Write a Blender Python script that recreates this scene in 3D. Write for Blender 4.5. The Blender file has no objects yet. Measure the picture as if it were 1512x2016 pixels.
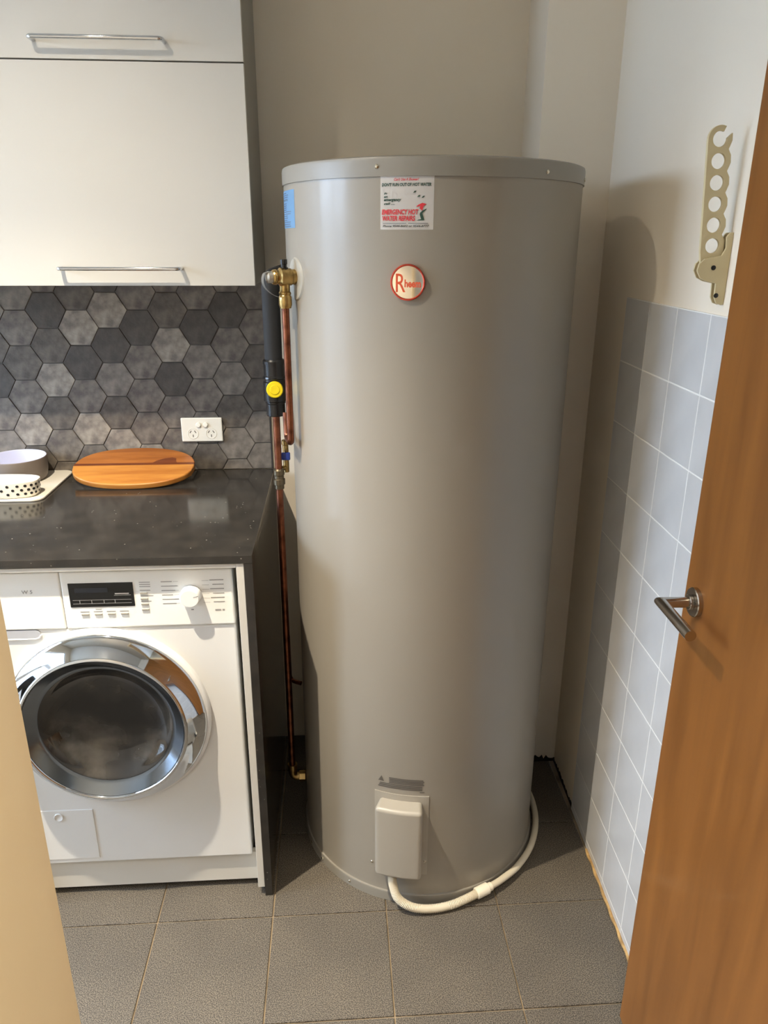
import bpy, bmesh, math, random
from mathutils import Vector, Matrix
random.seed(7)
scn = bpy.context.scene
COL = scn.collection

# ------------------------------------------------------------------ camera
F = Vector((0.0619368, 0.9386091, -0.3393772))
RX = Vector((0.9979002, -0.0646917, 0.0032013))
UP = Vector((0.0189501, 0.3388628, 0.9406449))
cd = bpy.data.cameras.new('camera')
cam = bpy.data.objects.new('camera', cd)
COL.objects.link(cam)
cd.sensor_fit = 'VERTICAL'; cd.sensor_height = 36.0; cd.lens = 26.2615
cd.clip_start = 0.02; cd.clip_end = 100
m = Matrix((RX, UP, -F)).transposed().to_4x4()
m.translation = Vector((0, 0, 1.674))
cam.matrix_world = m
scn.camera = cam

# ------------------------------------------------------------------ look
scn.view_settings.view_transform = 'Standard'
scn.view_settings.look = 'None'
scn.view_settings.exposure = 0.33
scn.view_settings.gamma = 1.0
scn.view_settings.use_curve_mapping = False
# overcast daylight seen only through the glazed door
w = bpy.data.worlds.new('overcast_sky'); scn.world = w; w.use_nodes = True
bg = w.node_tree.nodes['Background']
bg.inputs[0].default_value = (0.57, 0.745, 1.0, 1); bg.inputs[1].default_value = 22.0
LAMP1 = (-0.75, 1.10, 2.600); LAMP1_POWER = (62.0, 260.0)   # wide spill, narrow beam
LAMP2 = (0.14, -0.10, 2.600); LAMP2_POWER = (14.0, 88.0)
WARM = (1.0, 0.88, 0.70)

# ------------------------------------------------------------------ measured sizes (metres)
CEIL = 2.62
XL = -2.25                 # left wall, glazed door
YB, YN = 2.277, 2.086      # back wall, nib in the corner
XN = 0.533
XR0, XRS = 0.7122, 0.0242  # right wall X = XR0 + XRS*(Y-1.5)
def xr(y): return XR0 + XRS*(y-1.5)
YD0, YD1 = 0.30, 0.42      # door wall
XJ, XH = -0.200, 0.620     # door opening
HX, HY, HR, HT = 0.231, 1.8675, 0.3397, 1.829
CX, CF, CH = -0.196, 1.576, 1.0054
WXC, WF = -0.545, 1.604    # washing machine centre / front

# ------------------------------------------------------------------ materials
def lin(c):
    return tuple((v/12.92 if v <= 0.04045 else ((v+0.055)/1.055)**2.4) for v in [x/255 for x in c]) + (1,)
def mat(name, rgb, rough=0.5, metal=0.0, spec=0.5, coat=0.0, emit=None, bump=None, vary=None, coat_rough=0.1):
    M = bpy.data.materials.new(name); M.use_nodes = True
    nt = M.node_tree; b = nt.nodes['Principled BSDF']
    b.inputs['Base Color'].default_value = lin(rgb)
    b.inputs['Roughness'].default_value = rough
    b.inputs['Metallic'].default_value = metal
    b.inputs['Specular IOR Level'].default_value = spec
    b.inputs['Coat Weight'].default_value = coat
    b.inputs['Coat Roughness'].default_value = coat_rough
    if emit:
        b.inputs['Emission Color'].default_value = emit[0]+(1,); b.inputs['Emission Strength'].default_value = emit[1]
    if bump or vary:
        tc = nt.nodes.new('ShaderNodeTexCoord')
    if bump:
        sc, st = bump[:2]
        n = nt.nodes.new('ShaderNodeTexNoise'); n.inputs['Scale'].default_value = sc; n.inputs['Detail'].default_value = bump[2] if len(bump) > 2 else 4
        bp = nt.nodes.new('ShaderNodeBump'); bp.inputs['Strength'].default_value = st; bp.inputs['Distance'].default_value = 0.002
        nt.links.new(tc.outputs['Object'], n.inputs['Vector']); nt.links.new(n.outputs['Fac'], bp.inputs['Height'])
        nt.links.new(bp.outputs['Normal'], b.inputs['Normal'])
    if vary:   # (scale, rgb2, lo, hi)
        n = nt.nodes.new('ShaderNodeTexNoise'); n.inputs['Scale'].default_value = vary[0]; n.inputs['Detail'].default_value = 6
        r = nt.nodes.new('ShaderNodeValToRGB'); r.color_ramp.elements[0].position = vary[2]; r.color_ramp.elements[1].position = vary[3]
        r.color_ramp.elements[0].color = lin(rgb); r.color_ramp.elements[1].color = lin(vary[1])
        nt.links.new(tc.outputs['Object'], n.inputs['Vector']); nt.links.new(n.outputs['Fac'], r.inputs['Fac'])
        nt.links.new(r.outputs['Color'], b.inputs['Base Color'])
    return M
def nodes(M): return M.node_tree, M.node_tree.nodes['Principled BSDF']

PAINT = mat('wall_paint', (238, 226, 206), 0.6, bump=(90, 0.12))
CEILM = mat('ceiling_paint', (226, 222, 212), 0.8)
HALLP = mat('hall_paint', (190, 178, 160), 0.7)
FRAME = mat('door_frame_cream', (226, 203, 162), 0.45, bump=(60, 0.08))
WTILE = mat('wall_tile_glaze', (208, 207, 205), 0.28, bump=(25, 0.05), vary=(9, (198, 197, 195), 0.35, 0.7))
GROUT_W = mat('wall_grout', (238, 236, 230), 0.9)
GROUT_F = mat('floor_grout', (146, 129, 104), 0.95, vary=(9, (92, 80, 64), 0.40, 0.66))
GROUT_H = mat('hexagon_grout', (100, 96, 92), 0.9)
CAULK = mat('aged_caulk', (196, 160, 104), 0.7, vary=(30, (130, 100, 60), 0.45, 0.7), bump=(120, .5))
DIRT_SHADE = mat('exposed_base_shade', (30, 24, 18), 0.95, bump=(120, 0.9))  # near-black: exposed base and dirt, plus the shade of the gap
WHITE_LAM = mat('white_laminate', (204, 201, 193), 0.32)
GREY_SIDE = mat('cabinet_side', (150, 146, 136), 0.45)
KICK = mat('dark_kick', (52, 52, 54), 0.6)
WASHER = mat('washer_enamel', (222, 222, 220), 0.28, coat=0.3)
PANEL = mat('washer_panel', (236, 236, 232), 0.35)
CHROME = mat('chrome', (205, 208, 212), 0.05, 1.0)
CHROME_B = mat('brushed_chrome', (170, 172, 174), 0.22, 1.0)
STEEL_D = mat('dark_chrome', (120, 128, 138), 0.16, 1.0)
NICKEL = mat('satin_nickel', (186, 180, 170), 0.2, 1.0)
BLACKG = mat('black_glass', (8, 8, 9), 0.06)
LCD = mat('lcd', (38, 42, 50), 0.2)
PORT = mat('porthole_glass', (20, 20, 22), 0.05, coat=0.5, vary=(9, (78, 74, 68), 0.46, 0.78))
PRINT_G = mat('grey_print', (146, 144, 142), 0.6)
PRINT_D = mat('dark_print', (62, 66, 62), 0.6)
PRINT_GREEN = mat('green_print', (44, 74, 62), 0.6)
PRINT_RED = mat('red_print', (206, 48, 56), 0.6)
PRINT_HGREY = mat('heater_print', (92, 86, 78), 0.6)
PRINT_BLUE = mat('blue_grey_print', (92, 112, 138), 0.6)
HEATER = mat('heater_paint', (145, 138, 126), 0.42, 0.0, 0.45, coat=0.26, coat_rough=0.16, bump=(260, 0.05, 2))
HEATER_RIM = mat('heater_rim_paint', (138, 133, 123), 0.42, 0.0, 0.45, coat=0.1, coat_rough=0.25)
COVER = mat('cover_plastic', (160, 153, 140), 0.4, coat=0.2)
SCREW = mat('zinc_screw', (215, 208, 190), 0.2, 1.0)
STICK = mat('sticker_white', (250, 246, 240), 0.45)
STICK_B = mat('sticker_blue', (150, 196, 232), 0.45)
BADGE = mat('badge_chrome', (238, 228, 212), 0.12, 1.0)
BADGE_R = mat('badge_red_metal', (226, 96, 78), 0.22, 1.0)
BADGE_T = mat('badge_letter', (222, 92, 62), 0.35, 0.3)
COPPER = mat('copper', (142, 90, 68), 0.36, 1.0, vary=(40, (96, 58, 45), 0.4, 0.7))
BRASS = mat('brass', (182, 154, 100), 0.28, 1.0, vary=(60, (122, 100, 62), 0.45, 0.75))
FITTING = mat('aged_fitting', (112, 102, 84), 0.3, 0.9)
FOAM = mat('black_foam', (28, 29, 31), 0.75)
BLACKP = mat('black_plastic', (16, 16, 17), 0.25)
YELLOW = mat('yellow_plastic', (214, 192, 12), 0.4)
BLUEP = mat('blue_plastic', (30, 52, 130), 0.4)
ALU = mat('aluminium', (176, 174, 168), 0.38, 0.5)
FLANGE = mat('flange_plastic', (168, 164, 153), 0.4)
CONDUIT = mat('conduit_pvc', (206, 196, 174), 0.45)
COUPLER = mat('coupler_pvc', (232, 224, 204), 0.35)
BEIGE = mat('beige_plastic', (212, 196, 154), 0.45)
SCREW_D = mat('dark_screw', (20, 18, 16), 0.5)
GPO = mat('outlet_plastic', (238, 234, 222), 0.3)
SLOT = mat('outlet_slot', (90, 84, 74), 0.7)
CERAM = mat('cream_ceramic', (236, 230, 214), 0.25, coat=0.4)
GREYC = mat('grey_ceramic', (122, 112, 104), 0.5)
LILAC = mat('pale_lilac_glaze', (214, 216, 236), 0.2, coat=0.4)
DOT = mat('black_dot', (24, 22, 22), 0.5)
TRAYM = mat('tray_ceramic', (222, 216, 202), 0.35)
LAMPM = mat('lamp_lens', (255, 240, 215), 0.5, emit=((1.0, 0.88, 0.70), 4.0))
LAMPW = mat('lamp_trim', (238, 238, 236), 0.4)
ALUF = mat('white_door_aluminium', (236, 236, 234), 0.4)
TIMBER = mat('hall_floor_timber', (150, 112, 74), 0.4, vary=(6, (120, 84, 52), 0.35, 0.65))

# stone worktop with light flecks
STONE = mat('stone_worktop', (66, 63, 59), 0.13, bump=None)
nt, b = nodes(STONE)
tc = nt.nodes.new('ShaderNodeTexCoord')
n1 = nt.nodes.new('ShaderNodeTexNoise'); n1.inputs['Scale'].default_value = 18; n1.inputs['Detail'].default_value = 8
r1 = nt.nodes.new('ShaderNodeValToRGB'); r1.color_ramp.elements[0].color = lin((40, 38, 35)); r1.color_ramp.elements[1].color = lin((54, 50, 45))
r1.color_ramp.elements[0].position = .4; r1.color_ramp.elements[1].position = .8
v = nt.nodes.new('ShaderNodeTexVoronoi'); v.inputs['Scale'].default_value = 70
r2 = nt.nodes.new('ShaderNodeValToRGB'); r2.color_ramp.elements[0].color = (1, 1, 1, 1); r2.color_ramp.elements[1].color = (0, 0, 0, 1)
r2.color_ramp.elements[0].position = .05; r2.color_ramp.elements[1].position = .14
n2 = nt.nodes.new('ShaderNodeTexNoise'); n2.inputs['Scale'].default_value = 30
mul = nt.nodes.new('ShaderNodeMath'); mul.operation = 'MULTIPLY'
r3 = nt.nodes.new('ShaderNodeValToRGB'); r3.color_ramp.elements[0].position = .53; r3.color_ramp.elements[1].position = .62
mix = nt.nodes.new('ShaderNodeMixRGB'); mix.inputs[2].default_value = lin((150, 144, 132))
L = nt.links.new
for nn in (n1, v, n2): L(tc.outputs['Object'], nn.inputs['Vector'])
L(n1.outputs['Fac'], r1.inputs['Fac']); L(v.outputs['Distance'], r2.inputs['Fac']); L(n2.outputs['Fac'], r3.inputs['Fac'])
L(r2.outputs['Color'], mul.inputs[0]); L(r3.outputs['Color'], mul.inputs[1]); L(mul.outputs[0], mix.inputs[0])
L(r1.outputs['Color'], mix.inputs[1]); L(mix.outputs[0], b.inputs['Base Color'])

# floor tile: dark stone-look porcelain, fine grain
FTILE = mat('floor_tile_porcelain', (112, 105, 96), 0.55)
nt, b = nodes(FTILE)
tc = nt.nodes.new('ShaderNodeTexCoord'); L = nt.links.new
n1 = nt.nodes.new('ShaderNodeTexNoise'); n1.inputs['Scale'].default_value = 430; n1.inputs['Detail'].default_value = 3
n2 = nt.nodes.new('ShaderNodeTexNoise'); n2.inputs['Scale'].default_value = 5; n2.inputs['Detail'].default_value = 3
r1 = nt.nodes.new('ShaderNodeValToRGB'); r1.color_ramp.elements[0].position = .40; r1.color_ramp.elements[1].position = .64
r1.color_ramp.elements[0].color = lin((50, 46, 41)); r1.color_ramp.elements[1].color = lin((126, 117, 104))
r2 = nt.nodes.new('ShaderNodeValToRGB'); r2.color_ramp.elements[0].position = .35; r2.color_ramp.elements[1].position = .75
r2.color_ramp.elements[0].color = (.86, .86, .86, 1); r2.color_ramp.elements[1].color = (1.1, 1.09, 1.06, 1)
mx = nt.nodes.new('ShaderNodeMixRGB'); mx.blend_type = 'MULTIPLY'; mx.inputs[0].default_value = 1
bp = nt.nodes.new('ShaderNodeBump'); bp.inputs['Strength'].default_value = .25; bp.inputs['Distance'].default_value = .0006
for nn in (n1, n2): L(tc.outputs['Object'], nn.inputs['Vector'])
L(n1.outputs['Fac'], r1.inputs['Fac']); L(n2.outputs['Fac'], r2.inputs['Fac']); L(r1.outputs[0], mx.inputs[1]); L(r2.outputs[0], mx.inputs[2])
L(mx.outputs[0], b.inputs['Base Color']); L(n1.outputs['Fac'], bp.inputs['Height']); L(bp.outputs[0], b.inputs['Normal'])

# wood: stretched noise along one axis
def wood(name, c1, c2, axis, scale, rough, coat=0.0, stretch=14):
    M = mat(name, c1, rough, coat=coat); nt, b = nodes(M); L = nt.links.new
    tc = nt.nodes.new('ShaderNodeTexCoord'); mp = nt.nodes.new('ShaderNodeMapping')
    s = [stretch]*3; s[axis] = 1.0
    mp.inputs['Scale'].default_value = s
    n = nt.nodes.new('ShaderNodeTexNoise'); n.inputs['Scale'].default_value = scale; n.inputs['Detail'].default_value = 5; n.inputs['Distortion'].default_value = .4
    r = nt.nodes.new('ShaderNodeValToRGB'); r.color_ramp.elements[0].position = .3; r.color_ramp.elements[1].position = .72
    r.color_ramp.elements[0].color = lin(c1); r.color_ramp.elements[1].color = lin(c2)
    L(tc.outputs['Object'], mp.inputs['Vector']); L(mp.outputs[0], n.inputs['Vector']); L(n.outputs['Fac'], r.inputs['Fac']); L(r.outputs[0], b.inputs['Base Color'])
    return M
DOORW = wood('honey_veneer', (142, 90, 38), (118, 72, 27), 2, 2.2, 0.34, coat=0.15, stretch=10)
BOARD = wood('board_wood', (170, 104, 44), (134, 74, 28), 0, 5, 0.4, stretch=9)
BOARD_L = wood('board_wood_pale', (196, 134, 60), (162, 96, 38), 0, 5, 0.4, stretch=9)
BOARD_D = wood('board_heartwood', (92, 44, 22), (118, 62, 30), 0, 6, 0.4, stretch=9)
# hexagon tile tones
def hexmat(name, c, c2): return mat(name, c, 0.55, vary=(30, c2, 0.40, 0.64), bump=(48, 0.6, 8))
HEXM = {'D': hexmat('hexagon_charcoal', (66, 61, 57), (83, 77, 71)),
        'd': hexmat('hexagon_dark', (75, 69, 64), (106, 98, 89)),
        'M': hexmat('hexagon_mid', (89, 82, 77), (126, 118, 108)),
        'm': hexmat('hexagon_grey', (100, 93, 86), (134, 126, 116)),
        'L': hexmat('hexagon_light', (113, 105, 98), (160, 151, 137))}
# glass pane that lets daylight in
PANE = bpy.data.materials.new('window_glass'); PANE.use_nodes = True
nt = PANE.node_tree; nt.nodes.clear()
o = nt.nodes.new('ShaderNodeOutputMaterial'); t = nt.nodes.new('ShaderNodeBsdfTransparent'); g = nt.nodes.new('ShaderNodeBsdfGlossy'); g.inputs['Roughness'].default_value = .02
mx = nt.nodes.new('ShaderNodeMixShader'); mx.inputs[0].default_value = .06
nt.links.new(t.outputs[0], mx.inputs[1]); nt.links.new(g.outputs[0], mx.inputs[2]); nt.links.new(mx.outputs[0], o.inputs[0])

# ------------------------------------------------------------------ building helpers
WLOC = {}
def tag(o, label, cat, group=None, kind=None):
    if label: o['label'] = label
    if cat: o['category'] = cat
    if group: o['group'] = group
    if kind: o['kind'] = kind
    return o
def link(name, me, loc, parent, M):
    if M is not None and not me.materials: me.materials.append(M)
    ob = bpy.data.objects.new(name, me); COL.objects.link(ob)
    loc = Vector(loc)
    if parent is not None:
        ob.parent = parent; ob.location = loc - WLOC[parent.name]
    else: ob.location = loc
    WLOC[ob.name] = loc
    return ob
def thing(name, label, cat, loc, group=None):
    ob = bpy.data.objects.new(name, None); COL.objects.link(ob); ob.location = loc; ob.empty_display_size = .05
    WLOC[ob.name] = Vector(loc)
    return tag(ob, label, cat, group)
def obj(name, bm, M, parent=None, smooth=True, angle=35, origin=None):
    bm.normal_update()
    if origin is None:
        lo = Vector([min(v.co[i] for v in bm.verts) for i in range(3)]); hi = Vector([max(v.co[i] for v in bm.verts) for i in range(3)])
        origin = (lo+hi)/2
        if parent is None: origin.z = lo.z
    bmesh.ops.translate(bm, verts=bm.verts, vec=-Vector(origin))
    me = bpy.data.meshes.new(name); bm.to_mesh(me); bm.free()
    if smooth:
        for p in me.polygons: p.use_smooth = True
        me.set_sharp_from_angle(angle=math.radians(angle))
    ob = link(name, me, origin, parent, M)
    if smooth: wn = ob.modifiers.new('weighted_normals', 'WEIGHTED_NORMAL'); wn.keep_sharp = True
    return ob
def B(): return bmesh.new()
def box(bm, lo, hi, bev=0.0, seg=2):
    vs = [bm.verts.new((x, y, z)) for x in (lo[0], hi[0]) for y in (lo[1], hi[1]) for z in (lo[2], hi[2])]
    fs = [(0, 1, 3, 2), (4, 6, 7, 5), (0, 4, 5, 1), (2, 3, 7, 6), (0, 2, 6, 4), (1, 5, 7, 3)]
    faces = [bm.faces.new([vs[i] for i in f]) for f in fs]
    if bev:
        es = list({e for f in faces for e in f.edges})
        bmesh.ops.bevel(bm, geom=es, offset=bev, segments=seg, profile=.6, affect='EDGES')
    return bm
def prism(bm, pts, axis, a, c, bev=0.0):
    """polygon pts (2D) extruded along axis from a to c"""
    def mk(p, t):
        if axis == 2: return (p[0], p[1], t)
        if axis == 1: return (p[0], t, p[1])
        return (t, p[0], p[1])
    A = [bm.verts.new(mk(p, a)) for p in pts]; C = [bm.verts.new(mk(p, c)) for p in pts]
    n = len(pts); fa = bm.faces.new(A); fc = bm.faces.new(C[::-1])
    sides = [bm.faces.new((A[i], C[i], C[(i+1) % n], A[(i+1) % n])) for i in range(n)]
    bmesh.ops.recalc_face_normals(bm, faces=[fa, fc]+sides)
    if bev:
        es = list(set(list(fa.edges)+list(fc.edges)))
        bmesh.ops.bevel(bm, geom=es, offset=bev, segments=2, profile=.6, affect='EDGES')
    return bm
def frame_of(d):
    d = Vector(d).normalized(); a = Vector((0, 0, 1)) if abs(d.z) < .9 else Vector((1, 0, 0))
    u = d.cross(a).normalized(); return d, u, d.cross(u).normalized()
def lathe(bm, prof, o, d, seg=32, close=True):
    """prof list of (r, t) along direction d from o"""
    d, u, v = frame_of(d); o = Vector(o); rings = []
    for r, t in prof:
        if r < 1e-6: rings.append([bm.verts.new(o+d*t)])
        else: rings.append([bm.verts.new(o+d*t+(u*math.cos(2*math.pi*k/seg)+v*math.sin(2*math.pi*k/seg))*r) for k in range(seg)])
    fs = []
    for A, C in zip(rings, rings[1:]):
        if len(A) == 1 and len(C) == 1: continue
        for k in range(seg):
            k2 = (k+1) % seg
            if len(A) == 1: fs.append(bm.faces.new((A[0], C[k], C[k2])))
            elif len(C) == 1: fs.append(bm.faces.new((A[k], C[0], A[k2])))
            else: fs.append(bm.faces.new((A[k], C[k], C[k2], A[k2])))
    if close:
        for rg in (rings[0], rings[-1]):
            if len(rg) > 1: fs.append(bm.faces.new(rg))
    bmesh.ops.recalc_face_normals(bm, faces=fs)
    return bm
def cyl(bm, a, c, r, seg=20, bev=0.0, r2=None):
    a = Vector(a); c = Vector(c); h = (c-a).length; r2 = r if r2 is None else r2
    prof = [(0, 0), (r, 0), (r2, h), (0, h)] if not bev else [(0, 0), (r-bev, 0), (r, bev), (r2, h-bev), (r2-bev, h), (0, h)]
    return lathe(bm, prof, a, c-a, seg, close=False)
def smooth_path(pts, n=10):
    P = [Vector(p) for p in pts]; out = []
    for i in range(len(P)-1):
        p0 = P[max(i-1, 0)]; p1 = P[i]; p2 = P[i+1]; p3 = P[min(i+2, len(P)-1)]
        for k in range(n):
            t = k/n
            out.append(.5*((2*p1)+(-p0+p2)*t+(2*p0-5*p1+4*p2-p3)*t*t+(-p0+3*p1-3*p2+p3)*t**3))
    out.append(P[-1]); return out
def round_path(pts, rad, n=6):
    """polyline with rounded corners"""
    P = [Vector(p) for p in pts]; out = [P[0]]
    for i in range(1, len(P)-1):
        a = (P[i-1]-P[i]).normalized(); c = (P[i+1]-P[i]).normalized()
        s = P[i]+a*rad; e = P[i]+c*rad
        for k in range(n+1):
            t = k/n; out.append((1-t)**2*s+2*t*(1-t)*P[i]+t*t*e)
    out.append(P[-1]); return out
def tube(bm, path, r, seg=12, rfun=None):
    P = [Vector(p) for p in path]; rings = []; d0, u, v = frame_of(P[1]-P[0])
    for i, p in enumerate(P):
        d = (P[min(i+1, len(P)-1)]-P[max(i-1, 0)]).normalized()
        u = (u-d*u.dot(d)).normalized(); v = d.cross(u)
        rr = rfun(i) if rfun else r
        rings.append([bm.verts.new(p+(u*math.cos(2*math.pi*k/seg)+v*math.sin(2*math.pi*k/seg))*rr) for k in range(seg)])
    fs = []
    for A, C in zip(rings, rings[1:]):
        for k in range(seg): fs.append(bm.faces.new((A[k], C[k], C[(k+1) % seg], A[(k+1) % seg])))
    fs.append(bm.faces.new(rings[0])); fs.append(bm.faces.new(rings[-1]))
    bmesh.ops.recalc_face_normals(bm, faces=fs)
    return bm
def clip(poly, lo, hi):
    """clip 2D polygon to a rectangle"""
    def cut(P, ax, val, keep_less):
        out = []
        for i in range(len(P)):
            a, c = P[i], P[(i+1) % len(P)]
            ia = (a[ax] <= val) == keep_less or a[ax] == val; ic = (c[ax] <= val) == keep_less or c[ax] == val
            if ia: out.append(a)
            if ia != ic:
                t = (val-a[ax])/(c[ax]-a[ax]); out.append(tuple(a[j]+t*(c[j]-a[j]) for j in (0, 1)))
        return out
    for ax in (0, 1):
        if poly: poly = cut(poly, ax, lo[ax], False)
        if poly: poly = cut(poly, ax, hi[ax], True)
    cl = []
    for p in poly:
        if not cl or (abs(p[0]-cl[-1][0])+abs(p[1]-cl[-1][1])) > 1e-4: cl.append(p)
    if len(cl) > 1 and (abs(cl[0][0]-cl[-1][0])+abs(cl[0][1]-cl[-1][1])) < 1e-4: cl.pop()
    return cl
def area2(P): return abs(sum(P[i][0]*P[(i+1) % len(P)][1]-P[(i+1) % len(P)][0]*P[i][1] for i in range(len(P))))/2
DG = lambda: bpy.context.evaluated_depsgraph_get()
def text_mesh(body, shear=0.0, bold=0.0, spacing=1.0):
    """2D verts + faces of filled lettering"""
    c = bpy.data.curves.new('lettering', 'FONT'); c.body = body; c.shear = shear; c.offset = bold; c.space_character = spacing; c.resolution_u = 3
    ob = bpy.data.objects.new('lettering', c); COL.objects.link(ob)
    bpy.context.view_layer.update()
    me = bpy.data.meshes.new_from_object(ob.evaluated_get(DG()))
    V = [(v.co.x, v.co.y) for v in me.vertices]; Fc = [tuple(p.vertices) for p in me.polygons]
    bpy.data.objects.remove(ob); bpy.data.curves.remove(c); bpy.data.meshes.remove(me)
    return V, Fc
def text_on(bm, body, u0, u1, v0, v1, fn, shear=0.0, bold=0.0):
    """fit lettering into the rectangle u0..u1, v0..v1 and lay it on a surface fn(u,v)->point"""
    V, Fc = text_mesh(body, shear, bold)
    a0 = min(p[0] for p in V); a1 = max(p[0] for p in V); b0 = min(p[1] for p in V); b1 = max(p[1] for p in V)
    vs = [bm.verts.new(fn(u0+(x-a0)/(a1-a0)*(u1-u0), v0+(y-b0)/(b1-b0)*(v1-v0))) for x, y in V]
    for f in Fc:
        try: bm.faces.new([vs[i] for i in f])
        except ValueError: pass
def bar_on(bm, u0, u1, v0, v1, fn, n=4):
    A = [bm.verts.new(fn(u0+(u1-u0)*k/n, v0)) for k in range(n+1)]; C = [bm.verts.new(fn(u0+(u1-u0)*k/n, v1)) for k in range(n+1)]
    for k in range(n): bm.faces.new((A[k], A[k+1], C[k+1], C[k]))
def curve_plate(outer, holes, thick, bev):
    """flat plate with holes: 2D outline, filled and extruded; local XY, Z thickness"""
    c = bpy.data.curves.new('plate', 'CURVE'); c.dimensions = '2D'; c.fill_mode = 'BOTH'; c.extrude = thick/2-bev; c.bevel_depth = bev; c.bevel_resolution = 1; c.offset = -bev
    for P in [outer]+holes:
        s = c.splines.new('POLY'); s.points.add(len(P)-1); s.use_cyclic_u = True
        for pt, p in zip(s.points, P): pt.co = (p[0], p[1], 0, 1)
    ob = bpy.data.objects.new('plate', c); COL.objects.link(ob); bpy.context.view_layer.update()
    me = bpy.data.meshes.new_from_object(ob.evaluated_get(DG()))
    bm = B(); bm.from_mesh(me)
    bpy.data.objects.remove(ob); bpy.data.curves.remove(c); bpy.data.meshes.remove(me)
    bmesh.ops.remove_doubles(bm, verts=bm.verts, dist=1e-6)
    bmesh.ops.recalc_face_normals(bm, faces=bm.faces)
    return bm
def struct(name, bm, M, **k):
    o = obj(name, bm, M, None, **k); o['kind'] = 'structure'; return o

# ================================================================== THE ROOM
bm = B(); box(bm, (XL-.10, YD0-2.2, -0.12), (1.2, YB+.15, -0.004))
floor = struct('floor', bm, GROUT_F, smooth=False)
# floor tiles
TX0, TY0, TPX, TPY = -0.4903, 1.5079, 0.2999, 0.2906
G = .0019
shared = {}
for i in range(-6, 5):
    for j in range(-4, 4):
        x0, x1 = TX0+i*TPX+G, TX0+(i+1)*TPX-G; y0, y1 = TY0+j*TPY+G, TY0+(j+1)*TPY-G
        y0c, y1c = max(y0, YD0+.02), min(y1, YB if x0 < XN-.02 else YN); x0c = max(x0, XL); 
        if y1c-y0c < .01: continue
        x1c = min(x1, xr(y0c)-.006)
        if x1c-x0c < .01: continue
        key = (round(x1c-x0c, 4), round(y1c-y0c, 4))
        ctr = ((x0c+x1c)/2, (y0c+y1c)/2, 0)
        if key not in shared:
            bm = B(); box(bm, (x0c, y0c, -.006), (x1c, y1c, 0), .0012, 1)
            o = obj('floor_tile', bm, FTILE, floor, smooth=False, origin=ctr); shared[key] = o.data
        else: o = link('floor_tile', shared[key], ctr, floor, FTILE)
# ceiling
bm = B(); box(bm, (XL-.1, YD0-2.2, CEIL), (1.2, YB+.15, CEIL+.1)); struct('ceiling', bm, CEILM, smooth=False)
# back wall with the nib in the corner
bm = B(); prism(bm, [(XL-.1, YB), (.80, YB), (.80, YB+.12), (XL-.1, YB+.12)], 2, 0, CEIL)
wall_back = struct('wall_back', bm, PAINT, smooth=False)
bm = B(); box(bm, (XN, YN, 0), (.80, YB, CEIL)); struct('wall_nib', bm, PAINT, smooth=False)
# right wall, very slightly out of square
bm = B(); prism(bm, [(xr(YN), YN), (xr(YD0), YD0), (xr(YD0)+.12, YD0), (xr(YN)+.12, YN)], 2, 0, CEIL)
wall_right = struct('wall_right', bm, PAINT, smooth=False)
# left wall with opening for the glazed door
WY0, WY1, WZ1 = 0.80, 1.98, 2.34
bm = B()
box(bm, (XL-.12, YD1, 0), (XL, WY0, CEIL)); box(bm, (XL-.12, WY1, 0), (XL, YB, CEIL)); box(bm, (XL-.12, WY0, WZ1), (XL, WY1, CEIL)); box(bm, (XL-.12, WY0, 0), (XL, WY1, .06))
struct('wall_left', bm, PAINT, smooth=False)
# glazed exterior door, two panes
ym = (WY0+WY1)/2
bm = B()
fx0, fx1 = XL-.09, XL-.03
box(bm, (fx0, WY0, .06), (fx1, WY0+.05, WZ1)); box(bm, (fx0, WY1-.05, .06), (fx1, WY1, WZ1))
box(bm, (fx0, ym-.04, .06), (fx1, ym+.04, WZ1)); box(bm, (fx0, WY0+.05, .06), (fx1, ym-.04, .14)); box(bm, (fx0, ym+.04, .06), (fx1, WY1-.05, .14))
box(bm, (fx0, WY0+.05, WZ1-.06), (fx1, ym-.04, WZ1)); box(bm, (fx0, ym+.04, WZ1-.06), (fx1, WY1-.05, WZ1))
win = struct('window_1', bm, ALUF, smooth=False)
for a, c in ((WY0+.05, ym-.04), (ym+.04, WY1-.05)):
    bm = B(); box(bm, (XL-.066, a, .14), (XL-.060, c, WZ1-.06)); obj('pane', bm, PANE, win, smooth=False)
pl = bpy.data.lights.new('daylight_portal', 'AREA'); pl.shape = 'RECTANGLE'; pl.size = WZ1-.06; pl.size_y = WY1-WY0; pl.cycles.is_portal = True
po = bpy.data.objects.new('daylight_portal', pl); COL.objects.link(po); po.location = (XL-.13, ym, (WZ1+.06)/2)
po.rotation_euler = (0, math.radians(-90), 0)
# side passage outside the glazed door: paving and an added unseen pale wall that blocks the lower sky
bm = B(); box(bm, (XL-1.75, -3.5, 0), (XL-1.60, 6.0, 1.88)); struct('wall_sky_blocker', bm, mat('sky_blocker_render', (186, 188, 190), .9), smooth=False)
bm = B(); box(bm, (XL-1.60, -3.5, -.12), (XL-.121, 6.0, -.02)); struct('floor_outside', bm, mat('paving', (150, 148, 144), .9), smooth=False)
# door wall with the doorway the photograph is taken through
DH = 2.06
bm = B()
box(bm, (XL, YD0, 0), (XJ-.03, YD1, CEIL)); box(bm, (XH+.035, YD0, 0), (xr(YD1)+.1, YD1, CEIL)); box(bm, (XJ-.03, YD0, DH+.03), (XH+.035, YD1, CEIL))
struct('wall_front', bm, HALLP, smooth=False)
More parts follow.
